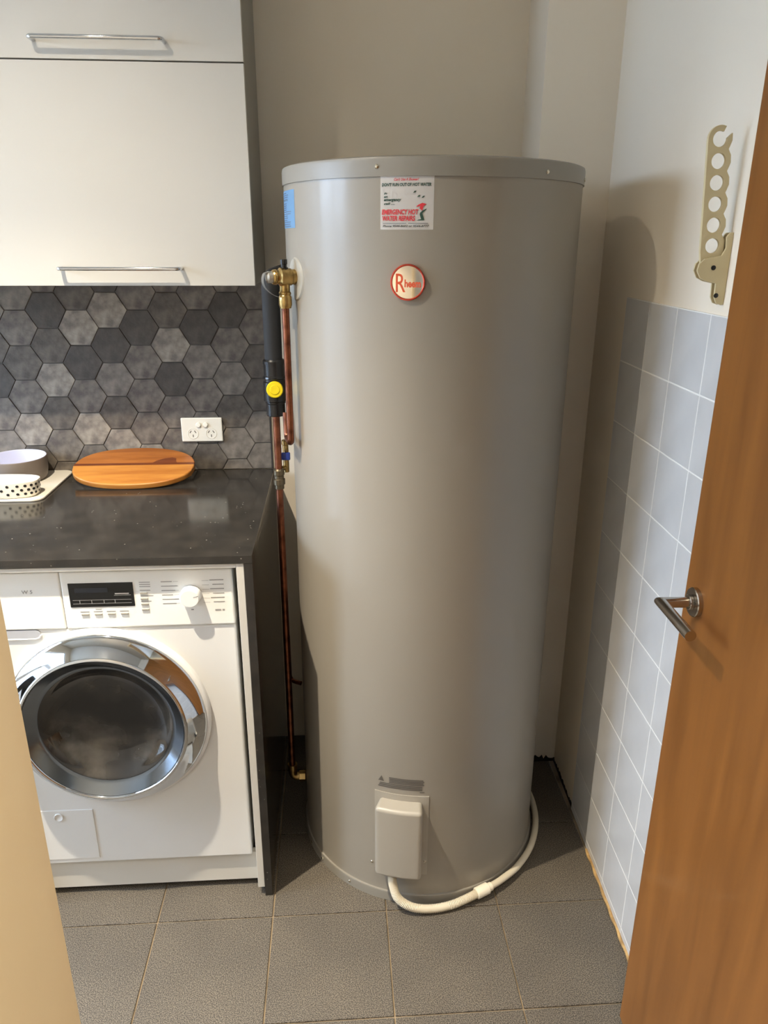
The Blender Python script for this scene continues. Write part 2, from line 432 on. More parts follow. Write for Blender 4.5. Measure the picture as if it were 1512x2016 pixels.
# cream frame lining with a rebate on the laundry side
bm = B()
for s in (0, 1):
    if s == 0: prism(bm, [(XJ-.03, YD0-.012), (XJ+.003, YD0-.012), (XJ+.003, .394), (XJ-.005, .394), (XJ-.005, YD1+.002), (XJ-.03, YD1+.002)], 2, 0, DH, .0012)
    else: prism(bm, [(XH+.035, YD0-.012), (XH+.012, YD0-.012), (XH+.012, .385), (XH+.025, .385), (XH+.025, YD1+.002), (XH+.035, YD1+.002)], 2, 0, DH, .0012)
box(bm, (XJ-.03, YD0-.012, DH), (XH+.035, YD1+.002, DH+.03))
struct('trim_1', bm, FRAME, smooth=False)
# hall behind the camera
bm = B(); box(bm, (-1.6, -1.75, 0), (1.2, -1.65, CEIL)); struct('wall_hall_back', bm, HALLP, smooth=False)
bm = B(); box(bm, (-1.7, -1.75, 0), (-1.6, YD0, CEIL)); struct('wall_hall_left', bm, HALLP, smooth=False)
bm = B(); box(bm, (1.1, -1.65, 0), (1.2, YD0, CEIL)); struct('wall_hall_right', bm, HALLP, smooth=False)
bm = B(); box(bm, (-1.6, -1.65, -.004), (1.1, YD0+.02, 0.001)); struct('floor_hall', bm, TIMBER, smooth=False)

# right-wall tiles: a dado of square tiles, one object each
ang = -math.atan(XRS)
tz = 1.550; tp = .1524; g = .0013
ybounds = [1.851-.1520*k for k in range(10)]
zb = [tz-tp*k for k in range(11)]+[.001]
grout = B()
prism(grout, [(xr(1.851), 1.851), (xr(.47), .47), (xr(.47)-.0057, .47), (xr(1.851)-.0057, 1.851)], 2, 0.001, tz)
obj('grout_bed', grout, GROUT_W, wall_right, smooth=False)
shared = {}
for c in range(len(ybounds)-1):
    for r in range(len(zb)-1):
        y1, y0 = ybounds[c]-g, ybounds[c+1]+g; z1, z0 = zb[r]-g, zb[r+1]+g
        yc, zc = (y0+y1)/2, (z0+z1)/2
        key = round(z1-z0, 4)
        ctr = (xr(yc)-.0035, yc, zc)
        if key not in shared:
            bm = B(); box(bm, (ctr[0]-.0028, y0, z0), (ctr[0]+.0030, y1, z1), .0014, 2)
            o = obj('wall_tile', bm, WTILE, wall_right, origin=ctr, smooth=False); shared[key] = o.data
        else: o = link('wall_tile', shared[key], ctr, wall_right, WTILE)
        o.rotation_euler = (0, 0, ang)
# yellowed sealant bead along the foot of the tiles
bm = B(); tube(bm, [(xr(y)-.0085+.0015*math.sin(y*90), y, .003) for y in [1.68-.01*k for k in range(115)]], .0045, 8)
struct('trim_2', bm, CAULK)
# broken plaster edge, skirting gone: dark ragged strips paint dirt and gap shade at the foot of nib and wall
def ragged(bm, f, n, hmin, hmax):
    top = []; bot = []
    for k in range(n+1):
        t = k/n; h = hmin+(hmax-hmin)*random.random(); p = f(t)
        bot.append(bm.verts.new((p[0], p[1], .0005))); top.append(bm.verts.new((p[0], p[1], h)))
    for k in range(n): bm.faces.new((bot[k], bot[k+1], top[k+1], top[k]))
    r = bmesh.ops.extrude_face_region(bm, geom=bm.faces[:])
    return [e for e in r['geom'] if isinstance(e, bmesh.types.BMVert)]
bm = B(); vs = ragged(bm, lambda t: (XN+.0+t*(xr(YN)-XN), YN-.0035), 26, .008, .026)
bmesh.ops.translate(bm, verts=vs, vec=(0, .003, 0)); bmesh.ops.recalc_face_normals(bm, faces=bm.faces); struct('trim_3', bm, DIRT_SHADE, smooth=False)
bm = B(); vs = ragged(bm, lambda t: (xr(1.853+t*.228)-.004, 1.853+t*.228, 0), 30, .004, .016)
bmesh.ops.translate(bm, verts=vs, vec=(.0035, 0, 0)); bmesh.ops.recalc_face_normals(bm, faces=bm.faces); struct('trim_4', bm, DIRT_SHADE, smooth=False)

# hexagon splashback on the back wall
X_END = -.203; X_LEFT = -1.55; Z_TOP = 1.62
bm = B(); box(bm, (X_LEFT, YB-.0040, CH), (X_END, YB-.0002, Z_TOP)); obj('grout_bed', bm, GROUT_H, wall_back, smooth=False)
HH = .0500; S = HH/math.cos(math.radians(30)); DXC = .0862
tones = {  # column: tones from the top row down
 0: 'MDMMML', 1: 'dLDMMM', 2: 'MDmMMd', 3: 'DMmdmm', 4: 'MMddmm', -1: 'LDmdLM', -2: 'dLDMLM', -3: 'DdLdMM', -4: 'mMdMLd', -5: 'MdDMmM'}
for c in range(-12, 6):
    off = (c % 2 != 0)
    for r in range(-1, 7):
        xc = -.5665+c*DXC; zc = 1.539-.1*r-(.051 if off else 0)
        rr = S-.0016
        hexa = [(xc+rr*math.cos(math.radians(60*k)), zc+rr*math.sin(math.radians(60*k))) for k in range(6)]
        P = clip(hexa, (X_LEFT, CH+.0015), (X_END, Z_TOP))
        if len(P) < 3 or area2(P) < 1e-4: continue
        row = tones.get(c); ch = row[r] if row and 0 <= r < len(row) else random.choice('DdMMmL')
        bm = B(); prism(bm, P, 1, YB-.0005, YB-.0078, .0011)
        obj('hexagonal_tile', bm, HEXM[ch], wall_back, smooth=False)
bm = B(); box(bm, (X_END, YB-.0085, CH), (X_END+.003, YB-.0002, Z_TOP)); obj('edge_trim', bm, KICK, wall_back, smooth=False)

# timber door, open along the right wall
hd = Vector((.604, .405, 0)); fe = Vector((.6215, 1.179, 0)); du = (fe-hd).normalized(); dn = Vector((-du.y, du.x, 0))   # dn faces the room
bm = B()
def dpt(u, t, z): p = hd+du*u-dn*t; return (p.x, p.y, z)
LW = (fe-hd).length
vs = [bm.verts.new(dpt(u, t, z)) for u in (0, LW) for t in (0, .036) for z in (.012, 2.04)]
for f in [(0, 1, 3, 2), (4, 6, 7, 5), (0, 4, 5, 1), (2, 3, 7, 6), (0, 2, 6, 4), (1, 5, 7, 3)]: bm.faces.new([vs[i] for i in f])
bmesh.ops.recalc_face_normals(bm, faces=bm.faces)
bmesh.ops.bevel(bm, geom=bm.edges[:], offset=.0015, segments=2, affect='EDGES')
door = struct('door_1', bm, DOORW)
HZ = 1.087
def handle(side):
    s = 1 if side == 0 else -1; base = hd+du*(LW-.047)-dn*(0 if side == 0 else .036); base = Vector((base.x, base.y, HZ)); n = dn*s
    bm = B(); lathe(bm, [(0, 0), (.026, 0), (.026, .0075), (.0245, .009), (0, .009)], base, n, 36, False)
    ro = obj('rosette', bm, NICKEL, door)
    ext = .062 if side == 0 else .034
    bm = B(); cyl(bm, base+n*.009, base+n*.016, .0135, 24, .001); obj('collar', bm, NICKEL, door)
    bm = B()
    e = base+n*ext
    prof = [base+n*.012, e, e-du*.118]
    # mitred lever of flattened round bar
    def ring(p, ax, w, h): 
        return [bm.verts.new(p+ax*(w*math.cos(2*math.pi*k/16))+Vector((0, 0, h*math.sin(2*math.pi*k/16)))) for k in range(16)]
    A = ring(prof[0], du, .0095, .0095); M_ = ring(prof[1], (du+n).normalized()*1.414, .0095, .0095); E_ = ring(prof[2], n, .0095, .0095)
    fs = [bm.faces.new((X[k], Y[k], Y[(k+1) % 16], X[(k+1) % 16])) for X, Y in ((A, M_), (M_, E_)) for k in range(16)]
    fs += [bm.faces.new(A), bm.faces.new(E_)]
    bmesh.ops.recalc_face_normals(bm, faces=fs)
    obj('lever', bm, NICKEL, door, angle=50)
handle(0)

# ================================================================== WATER HEATER
def hp(a, z, r=HR):
    a = math.radians(a); return Vector((HX+r*math.sin(a), HY-r*math.cos(a), z))
heater = thing('water_heater', 'tall grey cylindrical electric hot water storage heater', 'water heater', (HX, HY, 0))
bm = B(); lathe(bm, [(HR-.01, .012), (HR, .016), (HR, 1.800)], (HX, HY, 0), (0, 0, 1), 128, False)
body = obj('tank_casing', bm, HEATER, heater, angle=30)
bm = B(); lathe(bm, [(HR+.0005, 1.7925), (HR+.003, 1.7925), (HR+.003, 1.821), (HR+.0015, 1.8265), (HR-.004, 1.829), (0, 1.829)], (HX, HY, 0), (0, 0, 1), 128, False)
obj('top_cap', bm, HEATER_RIM, heater, angle=50)
bm = B(); lathe(bm, [(HR-.02, .0), (HR+.006, .0), (HR+.006, .026), (HR+.004, .029), (HR-.002, .029)], (HX, HY, 0), (0, 0, 1), 128, False)
obj('base_ring', bm, HEATER_RIM, heater, angle=40)
def screw(a, z, r, rad=.0042):
    bm = B(); p = hp(a, z, r-.001); n = hp(a, z, r+1)-p
    lathe(bm, [(0, 0), (rad, 0), (rad, .002), (rad*.6, .0036), (0, .004)], p, n, 12, False); obj('screw', bm, SCREW, heater)
for a, z, r in ((-25, 1.810, HR+.003), (34.5, 1.8055, HR+.003), (68, 1.803, HR+.003), (-97, 1.803, HR+.003), (-70, .014, HR+.006), (-58, .013, HR+.006), (-39, .014, HR+.006), (-27.5, .112, HR), (-3.2, .142, HR)): screw(a, z, r)
# patch on the casing
def patch(a0, a1, z0, z1, r, n=16, m_=1):
    bm = B(); g_ = [[bm.verts.new(hp(a0+(a1-a0)*i/n, z0+(z1-z0)*j/m_, r)) for j in range(m_+1)] for i in range(n+1)]
    for i in range(n):
        for j in range(m_): bm.faces.new((g_[i][j], g_[i+1][j], g_[i+1][j+1], g_[i][j+1]))
    bmesh.ops.solidify(bm, geom=bm.faces[:], thickness=-.0004)
    bmesh.ops.recalc_face_normals(bm, faces=bm.faces)
    return bm
# repair-service sticker: flat print on white
A0, A1, Z0, Z1 = -23.8, -6.2, 1.6975, 1.7925
st = obj('repair_sticker', patch(A0, A1, Z0, Z1, HR+.0004), STICK, heater); st['label'] = 'white sticker with red and green lettering'
fs_ = lambda u, v: hp(A0+(A1-A0)*u, Z0+(Z1-Z0)*v, HR+.0011)
def line(txt, u0, u1, v0, v1, M, fn, parent, shear=.2, bold=.012):
    bm = B(); text_on(bm, txt, u0, u1, v0, v1, fn, shear, bold); return obj('lettering', bm, M, parent, smooth=False)
def stroke(u0, u1, v0, v1, M, fn, parent, name='print_stroke', n=4):
    bm = B(); bar_on(bm, u0, u1, v0, v1, fn, n); return obj(name, bm, M, parent, smooth=False)
line("Can't Use A Shower!", .26, .72, .915, .968, PRINT_RED, fs_, st, .35, .02)
line("DON'T RUN OUT OF HOT WATER", .03, .95, .815, .878, PRINT_GREEN, fs_, st, .1, .03)
line('EMERGENCY HOT', .03, .72, .285, .385, PRINT_RED, fs_, st, .15, .035); line('WATER REPAIRS', .04, .66, .165, .265, PRINT_RED, fs_, st, .15, .035)
for txt, u1, v0, v1 in (('in', .13, .665, .705), ('an', .14, .60, .635), ('emergency', .40, .52, .58), ('call ....', .28, .47, .515)): line(txt, .07, u1, v0, v1, PRINT_GREEN, fs_, st, .35, .03)
stroke(.05, .50, .112, .128, PRINT_G, fs_, st); stroke(.53, .90, .112, .128, PRINT_G, fs_, st)
line('Phone 9544-8602 or 9544-8777', .05, .92, .05, .088, PRINT_D, fs_, st, .2, .025)
def blob(P, M, name):
    bm = B(); vs = [bm.verts.new(fs_(*p)) for p in P]; bm.faces.new(vs); obj(name, bm, M, st, smooth=False)
blob([(.68, .44), (.72, .47), (.79, .505), (.87, .48), (.82, .455), (.80, .40), (.79, .36), (.74, .40), (.75, .45), (.70, .43)], PRINT_RED, 'red_print')
blob([(.79, .355), (.87, .40), (.86, .375), (.79, .31), (.81, .25), (.83, .19), (.82, .175), (.69, .175), (.72, .19), (.77, .20), (.745, .28), (.75, .32)], PRINT_GREEN, 'green_print')
for u, v in ((.645, .71), (.72, .63), (.80, .615)): blob([(u-.03, v-.02), (u+.01, v-.012), (u+.035, v+.02), (u, v+.018)], PRINT_GREEN, 'green_print')
# round maker's badge
bp_ = hp(-14.2, 1.600, HR); bn = (hp(-14.2, 1.6, 1)-hp(-14.2, 1.6, 0)).normalized(); bu = Vector((-bn.y, bn.x, 0)); bu = bu if bu.x > 0 else -bu
bm = B(); lathe(bm, [(0, -.002), (.0335, -.002), (.0350, .004), (.0345, .0065), (.0325, .0072), (.0312, .0060), (.0310, .0045)], bp_, bn, 48, False)
badge = obj('badge', bm, BADGE_R, heater); badge['label'] = 'round metal maker badge with red rim'
bm = B(); lathe(bm, [(.0312, .0045), (.029, .0048), (.02, .0058), (.01, .0062), (0, .0063)], bp_, bn, 48, False); obj('badge_face', bm, BADGE, badge)
fb = lambda u, v: bp_+bn*(.0068+.0002)+bu*u+Vector((0, 0, v))
line('R', -.0235, -.0045, -.0185, .0165, BADGE_T, fb, badge, 0, 0); line('heem', -.0060, .0265, -.0095, .0055, BADGE_T, fb, badge, 0, .035)
# blue rating label round the side
fl = lambda u, v: hp(-97+31*u, 1.703+.077*v, HR+.0011)
lb = obj('rating_label', patch(-97, -66, 1.703, 1.780, HR+.0004), STICK_B, heater); lb['label'] = 'pale blue rating label with lines of print'
bm = B()
for k in range(17):
    v0 = .04+k*.055
    if 12 <= k <= 13: continue
    bar_on(bm, .05, .62+.28*random.random(), v0, v0+.022, fl)
text_on(bm, 'Rheem', .25, .75, .72, .80, fl, 0, .02)
obj('label_print', bm, PRINT_BLUE, lb, smooth=False)
# warning print above the element cover
fw = lambda u, v: hp(-24.4+20.2*u, .366+.036*v, HR+.0006)
bm = B()
V0 = [fw(0, .55), fw(.13, .55), fw(.075, 1.0)]; vs = [bm.verts.new(p) for p in V0]; bm.faces.new(vs)
for k in range(4): bar_on(bm, .24, .99-.02*(k % 2), .50+.13*k, .585+.13*k, fw, 8)
for k in range(3): bar_on(bm, .0+.02*k, .95, .06+.14*k, .15+.14*k, fw, 8)
bar_on(bm, .90, 1.0, -.1, -.03, fw)
wl = obj('warning_print', bm, PRINT_HGREY, heater, smooth=False); wl['label'] = 'small grey printed warning with triangle sign'
# element cover: curved box with rounded corners, and its back plate
def curved_box(a0, a1, z0, z1, r0, r1, bev, na=8):
    bm = B(); g_ = {}
    for i in range(na+1):
        for j, z in enumerate((z0, z1)):
            for k, r in enumerate((r0, r1)): g_[i, j, k] = bm.verts.new(hp(a0+(a1-a0)*i/na, z, r))
    F_ = []
    for i in range(na):
        for k in (0, 1): F_.append(bm.faces.new((g_[i, 0, k], g_[i+1, 0, k], g_[i+1, 1, k], g_[i, 1, k])))
        for j in (0, 1): F_.append(bm.faces.new((g_[i, j, 0], g_[i+1, j, 0], g_[i+1, j, 1], g_[i, j, 1])))
    for i in (0, na): F_.append(bm.faces.new((g_[i, 0, 0], g_[i, 0, 1], g_[i, 1, 1], g_[i, 1, 0])))
    bmesh.ops.recalc_face_normals(bm, faces=F_)
    if bev:
        es = [e for e in bm.edges if e.calc_face_angle(0) > 1.0 and not (abs((e.verts[0].co-Vector((HX, HY, e.verts[0].co.z))).length-r0) < 1e-4 and abs((e.verts[1].co-Vector((HX, HY, e.verts[1].co.z))).length-r0) < 1e-4)]
        bmesh.ops.bevel(bm, geom=es, offset=bev, segments=4, profile=.5, affect='EDGES')
    return bm
obj('cover_plate', curved_box(-26.0, -2.2, .098, .352, HR-.001, HR+.0018, 0), COVER, heater)
obj('element_cover', curved_box(-23.6, -5.0, .117, .334, HR+.001, HR+.044, .010), COVER, heater, angle=50)

# flexible conduit from the cover round the foot of the heater
con = thing('flexible_conduit', 'cream flexible electrical conduit curling around the foot of the heater', 'conduit', hp(5, 0, HR+.03))
path = smooth_path([hp(-17.0, .1160, HR+.024), hp(-16.9, .100, HR+.025), hp(-16.4, .080, HR+.028), hp(-14, .045, HR+.036), hp(-8, .022, HR+.038), hp(0, .0135, HR+.034), hp(8, .0145, HR+.030), hp(15, .020, HR+.026), hp(20, .024, HR+.024)], 22)
bm = B(); tube(bm, path, .012, 14, lambda i: .0118 if i % 2 else .0098); obj('corrugated_sleeve', bm, CONDUIT, con, angle=80)
ca, cb = hp(19.5, .024, HR+.024), hp(27.5, .026, HR+.023)
bm = B(); cyl(bm, ca, ca+(cb-ca)*.78, .0155, 20, .002); cyl(bm, ca+(cb-ca)*.74, cb, .0115, 20, .001); obj('coupler', bm, COUPLER, con, angle=50)
path = smooth_path([cb-(cb-ca)*.1, hp(34, .026, HR+.022), hp(46, .022, HR+.021), hp(62, .020, HR+.021), hp(80, .022, HR+.022), hp(98, .026, HR+.022), hp(116, .026, HR+.02), hp(135, .024, HR+.02)], 10)
bm = B(); tube(bm, path, .0092, 12); obj('smooth_conduit', bm, CONDUIT, con)

# pressure relief valve on the left flank
n = Vector((-.92, -.39, 0)); o0 = Vector((-.083, 1.736, 1.602))
valve = thing('relief_valve', 'brass pressure relief valve with wire lever on the heater flank', 'valve', o0+n*.02)
aa = math.degrees(math.atan2(o0.x-HX, HY-o0.y))
bm = B()   # flange disc following the casing
ctr = bm.verts.new(hp(aa, 1.597, HR+.003)); NS = 36
r1 = [bm.verts.new(hp(aa+math.degrees(.040*math.cos(2*math.pi*k/NS)/HR), 1.597+.043*math.sin(2*math.pi*k/NS), HR+.003)) for k in range(NS)]
r2 = [bm.verts.new(hp(aa+math.degrees(.043*math.cos(2*math.pi*k/NS)/HR), 1.597+.046*math.sin(2*math.pi*k/NS), HR+.0002)) for k in range(NS)]
for k in range(NS): bm.faces.new((ctr, r1[k], r1[(k+1) % NS])); bm.faces.new((r1[k], r2[k], r2[(k+1) % NS], r1[(k+1) % NS]))
bmesh.ops.recalc_face_normals(bm, faces=bm.faces); obj('flange_disc', bm, FLANGE, valve)
bm = B(); lathe(bm, [(0, .0012), (.0165, .0012), (.0165, .010), (.0185, .012), (.0185, .026), (.0200, .028), (.0200, .036), (.0150, .040), (.0150, .044), (.0165, .045), (.0150, .046), (.0165, .048), (.0150, .049), (.0160, .051), (.0140, .054), (0, .054)], o0, n, 24, False)
obj('body', bm, BRASS, valve, angle=40)
c0 = o0+n*.026
bm = B(); lathe(bm, [(0, 0), (.0115, 0), (.0115, .030), (.0135, .032), (.0135, .036), (.0120, .038), (.0145, .042), (.0150, .058), (.0125, .066), (0, .066)], c0, (0, 0, -1), 20, False); obj('outlet_nut', bm, BRASS, valve, angle=40)
bm = B(); lathe(bm, [(0, .016), (.009, .016), (.009, .020), (.0065, .021), (.0065, .026), (.0078, .027), (.0078, .037), (0, .037)], c0, (0, 0, 1), 16, False); obj('black_cap', bm, BLACKP, valve, angle=40)
bm = B(); lathe(bm, [(0, .052), (.0115, .052), (.0125, .056), (.0125, .064), (.008, .068), (0, .068)], o0, n, 20, False); obj('spindle_cap', bm, ALU, valve, angle=40)
lp = smooth_path([o0+n*.060+Vector((0, 0, .012)), o0+n*.072+Vector((0, 0, .008)), o0+n*.076+Vector((0, 0, -.006)), o0+n*.072+Vector((0, 0, -.020)), o0+n*.058+Vector((0, 0, -.034)), o0+n*.042+Vector((0, 0, -.042))], 8)
bm = B(); side = Vector((-n.y, n.x, 0)); pr = None; F_ = []
for p in lp:
    q_ = [bm.verts.new(p+side*.008), bm.verts.new(p-side*.008)]
    if pr: F_.append(bm.faces.new((pr[0], pr[1], q_[1], q_[0])))
    pr = q_
bmesh.ops.solidify(bm, geom=bm.faces[:], thickness=.0025); obj('test_lever', bm, ALU, valve, angle=60)
# copper drain from the valve with its bent foot
dp = (c0.x, c0.y)
bm = B(); tube(bm, round_path([(dp[0], dp[1], 1.548), (dp[0], dp[1], 1.228), (dp[0]-.012, dp[1]+.062, 1.224), (dp[0]-.014, dp[1]+.075, 1.285)], .016, 8), .0083, 14)
tag(obj('drain_pipe', bm, COPPER), 'thin copper drain pipe bent up at its foot below the relief valve', 'pipe')

# supply line between worktop end and heater
PX, PY = -.150, 1.868
sup = thing('supply_pipe', 'long vertical copper water pipe beside the dark stone end panel', 'pipe', (PX, PY, .15))
bm = B(); tube(bm, [(PX, PY, z) for z in (.175, .5, .8, 1.08)], .0092, 16); obj('lower_pipe', bm, COPPER, sup)
bm = B(); tube(bm, [(PX, PY, z) for z in (1.115, 1.2, 1.27)], .0092, 16); obj('upper_pipe', bm, COPPER, sup)
bm = B(); lathe(bm, [(0, 0), (.0125, 0), (.0125, .010), (.0155, .012), (.0155, .026), (.0130, .028), (.0130, .036), (.0150, .038), (.0150, .050), (.0110, .054), (0, .054)], (PX, PY, 1.070), (0, 0, 1), 14, False); obj('union', bm, FITTING, sup, angle=40)
bm = B(); tube(bm, round_path([(PX, PY, .195), (PX, PY, .155), (-.112, PY, .155)], .018, 6), .0125, 14); cyl(bm, (PX, PY, .182), (PX, PY, .200), .0150, 12, .001); cyl(bm, (-.131, PY, .155), (-.1115, PY, .155), .0165, 6, .001)
obj('elbow', bm, BRASS, sup, angle=40)
bm = B(); tube(bm, round_path([(PX+.002, PY+.025, .62), (PX+.002, PY+.025, .475), (-.1150, PY+.006, .475)], .02, 6), .0062, 12); cyl(bm, (PX+.002, PY+.025, .62), (PX+.002, PY, .64), .0062, 10)
obj('branch_pipe', bm, COPPER, sup)
bm = B(); cyl(bm, (PX+.018, PY+.03, 1.105), (PX+.018, PY+.03, 1.185), .0075, 12, .001); cyl(bm, (PX+.004, PY+.012, 1.118), (PX+.018, PY+.03, 1.118), .007, 10); cyl(bm, (PX+.018, PY+.03, 1.178), (PX+.018, PY+.03, 1.192), .010, 12, .002)
obj('stop_valve', bm, BRASS, sup, angle=40)
bm = B(); box(bm, (PX+.008, PY+.010, 1.142), (PX+.030, PY+.020, 1.162), .003, 2); obj('blue_tap', bm, BLUEP, sup)
mixv = thing('mixing_valve', 'black ribbed tempering valve body with round yellow cap', 'valve', (PX, PY, 1.262))
bm = B(); lathe(bm, [(0, 0), (.0235, 0), (.0245, .004), (.0235, .008), (.0235, .030), (.0250, .032), (.0250, .036), (.0285, .038), (.0285, .084), (.0262, .087), (.0262, .092), (.0285, .094), (.0275, .098), (.0255, .100), (.0255, .126), (.0270, .130), (.0270, .136), (.0240, .140), (0, .140)], (PX, PY, 1.264), (0, 0, 1), 28, False)
obj('body', bm, BLACKP, mixv, angle=30)
bm = B(); lathe(bm, [(0, .022), (.0205, .022), (.0205, .0315), (.0185, .034), (.012, .034), (.011, .0355), (.005, .0355), (0, .033)], (PX, PY, 1.330), (.06, -1, .12), 28, False); obj('yellow_cap', bm, YELLOW, mixv, angle=40)
bm = B(); path = round_path([(PX, PY, 1.402), (PX, PY, 1.592), (PX+.02, PY+.14, 1.600), (HX-.22, HY+.345, 1.600)], .035, 8)
tube(bm, path, .0215, 20)
tag(obj('insulated_pipe', bm, FOAM), 'black foam insulated pipe rising above the mixing valve', 'pipe')

# ================================================================== JOINERY AND WASHING MACHINE
top = thing('worktop', 'dark polished stone laundry worktop with end panel down to the floor', 'worktop', (-.72, 1.92, 0))
XW0 = -1.55
bm = B(); box(bm, (XW0, CF, CH-.0200), (CX, YB-.0086, CH), .0012, 2); obj('top_slab', bm, STONE, top, angle=50)
bm = B(); box(bm, (CX-.0195, CF, 0.0), (CX, YB-.0086, CH-.0202), .0010, 2); obj('end_panel', bm, STONE, top, angle=50)
bm = B(); box(bm, (XW0, CF, 0.0), (XW0+.0195, YB-.0086, CH-.0202), .0010, 2); obj('end_panel', bm, STONE, top, angle=50)
fr = thing('machine_cabinet', 'white open cabinet frame around the washing machine', 'cabinet', (WXC, 1.9, 0))
PR = CX-.0200
bm = B(); box(bm, (PR-.0180, CF+.003, .028), (PR-.0002, YB-.01, CH-.0205), .0008, 1); obj('side_panel', bm, WHITE_LAM, fr)
bm = B(); box(bm, (WXC-.3315, CF+.003, .028), (WXC-.3135, YB-.01, CH-.0205), .0008, 1); obj('side_panel', bm, WHITE_LAM, fr)
bm = B(); box(bm, (WXC-.3133, CF+.003, CH-.0310), (PR-.0182, YB-.01, CH-.0205), .0008, 1); obj('top_rail', bm, WHITE_LAM, fr)
bm = B(); box(bm, (WXC-.3133, CF+.040, .022), (PR-.0182, CF+.058, .114), .0008, 1); obj('kickboard', bm, WHITE_LAM, fr)
bm = B(); box(bm, (WXC-.3133, CF+.075, .0), (PR-.0182, YB-.02, .114), .0, 1); obj('base_plinth', bm, KICK, fr)
for xx in (WXC-.3225, PR-.009):
    bm = B(); box(bm, (xx-.008, CF+.03, .0), (xx+.008, YB-.02, .028), .0, 1); obj('foot_rail', bm, KICK, fr)
# ---- washing machine
W0, W1 = WXC-.2975, WXC+.2975; ZB, ZT = .1155, .964
wm = thing('washing_machine', 'white front loading washing machine with chrome porthole door', 'washing machine', (WXC, 1.88, ZB))
bm = B(); box(bm, (W0, WF, ZB), (W1, 2.18, .8175), .006, 3); obj('cabinet_body', bm, WASHER, wm, angle=50)
bm = B(); box(bm, (WXC-.0938, WF-.004, .8185), (W1, 2.18, ZT), .005, 3); cp = obj('control_panel', bm, PANEL, wm, angle=50)
# drawer front with grip pad whose grey paints a scoop's shade
bm = B(); box(bm, (W0, WF-.004, .8185), (WXC-.0945, 2.18, ZT), .004, 3); obj('detergent_drawer', bm, PANEL, wm, angle=50)
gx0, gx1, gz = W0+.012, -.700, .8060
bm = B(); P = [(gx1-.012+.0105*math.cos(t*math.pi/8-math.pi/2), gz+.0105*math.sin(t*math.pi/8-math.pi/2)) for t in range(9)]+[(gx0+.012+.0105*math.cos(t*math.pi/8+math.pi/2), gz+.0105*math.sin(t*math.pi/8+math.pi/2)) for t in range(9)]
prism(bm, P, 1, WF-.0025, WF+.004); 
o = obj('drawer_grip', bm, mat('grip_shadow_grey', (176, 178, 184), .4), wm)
# raised lip below the grip
bm = B(); tube(bm, [(gx0, WF-.002, gz-.0125), (gx1-.014, WF-.002, gz-.0125), (gx1-.005, WF-.002, gz-.009), (gx1-.001, WF-.002, gz-.002)], .0022, 8); obj('grip_lip', bm, WASHER, wm)
FP = WF-.0042
fp = lambda x, z: Vector((x, FP-.0003, z))
bm = B(); box(bm, (-.622, FP-.0012, .8745), (-.4755, FP+.002, .9355), .0006, 1); dsp = obj('display', bm, BLACKG, cp)
bm = B(); box(bm, (-.608, FP-.0018, .912), (-.533, FP-.0010, .924), 0); obj('screen', bm, LCD, dsp, smooth=False)
bm = B(); fd = lambda x, z: Vector((x, FP-.0018, z))
bar_on(bm, -.615, -.482, .8835, .8845, fd); bar_on(bm, -.615, -.482, .8925, .8935, fd)
for x in (-.600, -.573, -.545, -.520): bar_on(bm, x, x+.0012, .8845, .8925, fd)
bar_on(bm, -.520, -.482, .9035, .9045, fd); bar_on(bm, -.518, -.486, .9065, .9095, fd)
obj('display_print', bm, PRINT_G, dsp, smooth=False)
# dial with pointer
dc = Vector((-.3445, FP, .9005))
bm = B(); lathe(bm, [(.0245, -.001), (.0240, .010), (.0225, .022), (.0205, .0245), (0, .0245)], dc, (0, -1, 0), 40, False); dial = obj('programme_dial', bm, PANEL, cp, angle=40)
bm = B(); fdl = lambda x, z: Vector((x, FP-.0252, z)); vs = [bm.verts.new(p) for p in (fdl(dc.x+.009, dc.z+.003), fdl(dc.x+.020, dc.z+.0055), fdl(dc.x+.020, dc.z+.0068), fdl(dc.x+.009, dc.z+.0042))]; bm.faces.new(vs); obj('pointer', bm, PRINT_D, dial, smooth=False)
# push buttons
for k in range(4):
    x = -.600+k*.0300
    bm = B(); box(bm, (x, FP-.0028, .8535), (x+.0175, FP+.001, .8572), .0012, 2); obj('button', bm, GREY_SIDE, cp)
for k in range(4):
    z = .9045-k*.0140
    bm = B(); box(bm, (-.4610, FP-.0028, z), (-.4440, FP+.001, z+.0040), .0012, 2); obj('button', bm, GREY_SIDE, cp)
# printed legends, too small to read: short strokes
sg = lambda u0, u1, v0, v1: stroke(u0, u1, v0, v1, PRINT_G, fp, cp, 'legend', 1)
for k in range(4): sg(-.602+k*.030, -.5815+k*.030, .8610, .8630)
sg(-.567, -.553, .8675, .869)
for k in range(3): sg(-.461, -.437+.006*(k % 2), .9130-k*.0140, .9148-k*.0140)
for k in range(3): sg(-.461, -.436, .9225+k*.0055, .9242+k*.0055)
for k in range(6):
    z = .9335-k*.0112
    sg(-.4115, -.386+.006*((k*5) % 3), z, z+.0018); sg(-.384, -.372, z+.0004, z+.0010)
    sg(-.300+.006*((k*3) % 2), -.268, z+.0015, z+.0035); sg(-.318, -.302, z+.0012, z+.0018)
sg(-.3475, -.3415, .8595, .8625); sg(-.292, -.2785, .8565, .8605); sg(-.275, -.270, .8565, .8605)
line('W 5', -.727, -.703, .912, .921, PRINT_G, fp, cp, .1, .01)
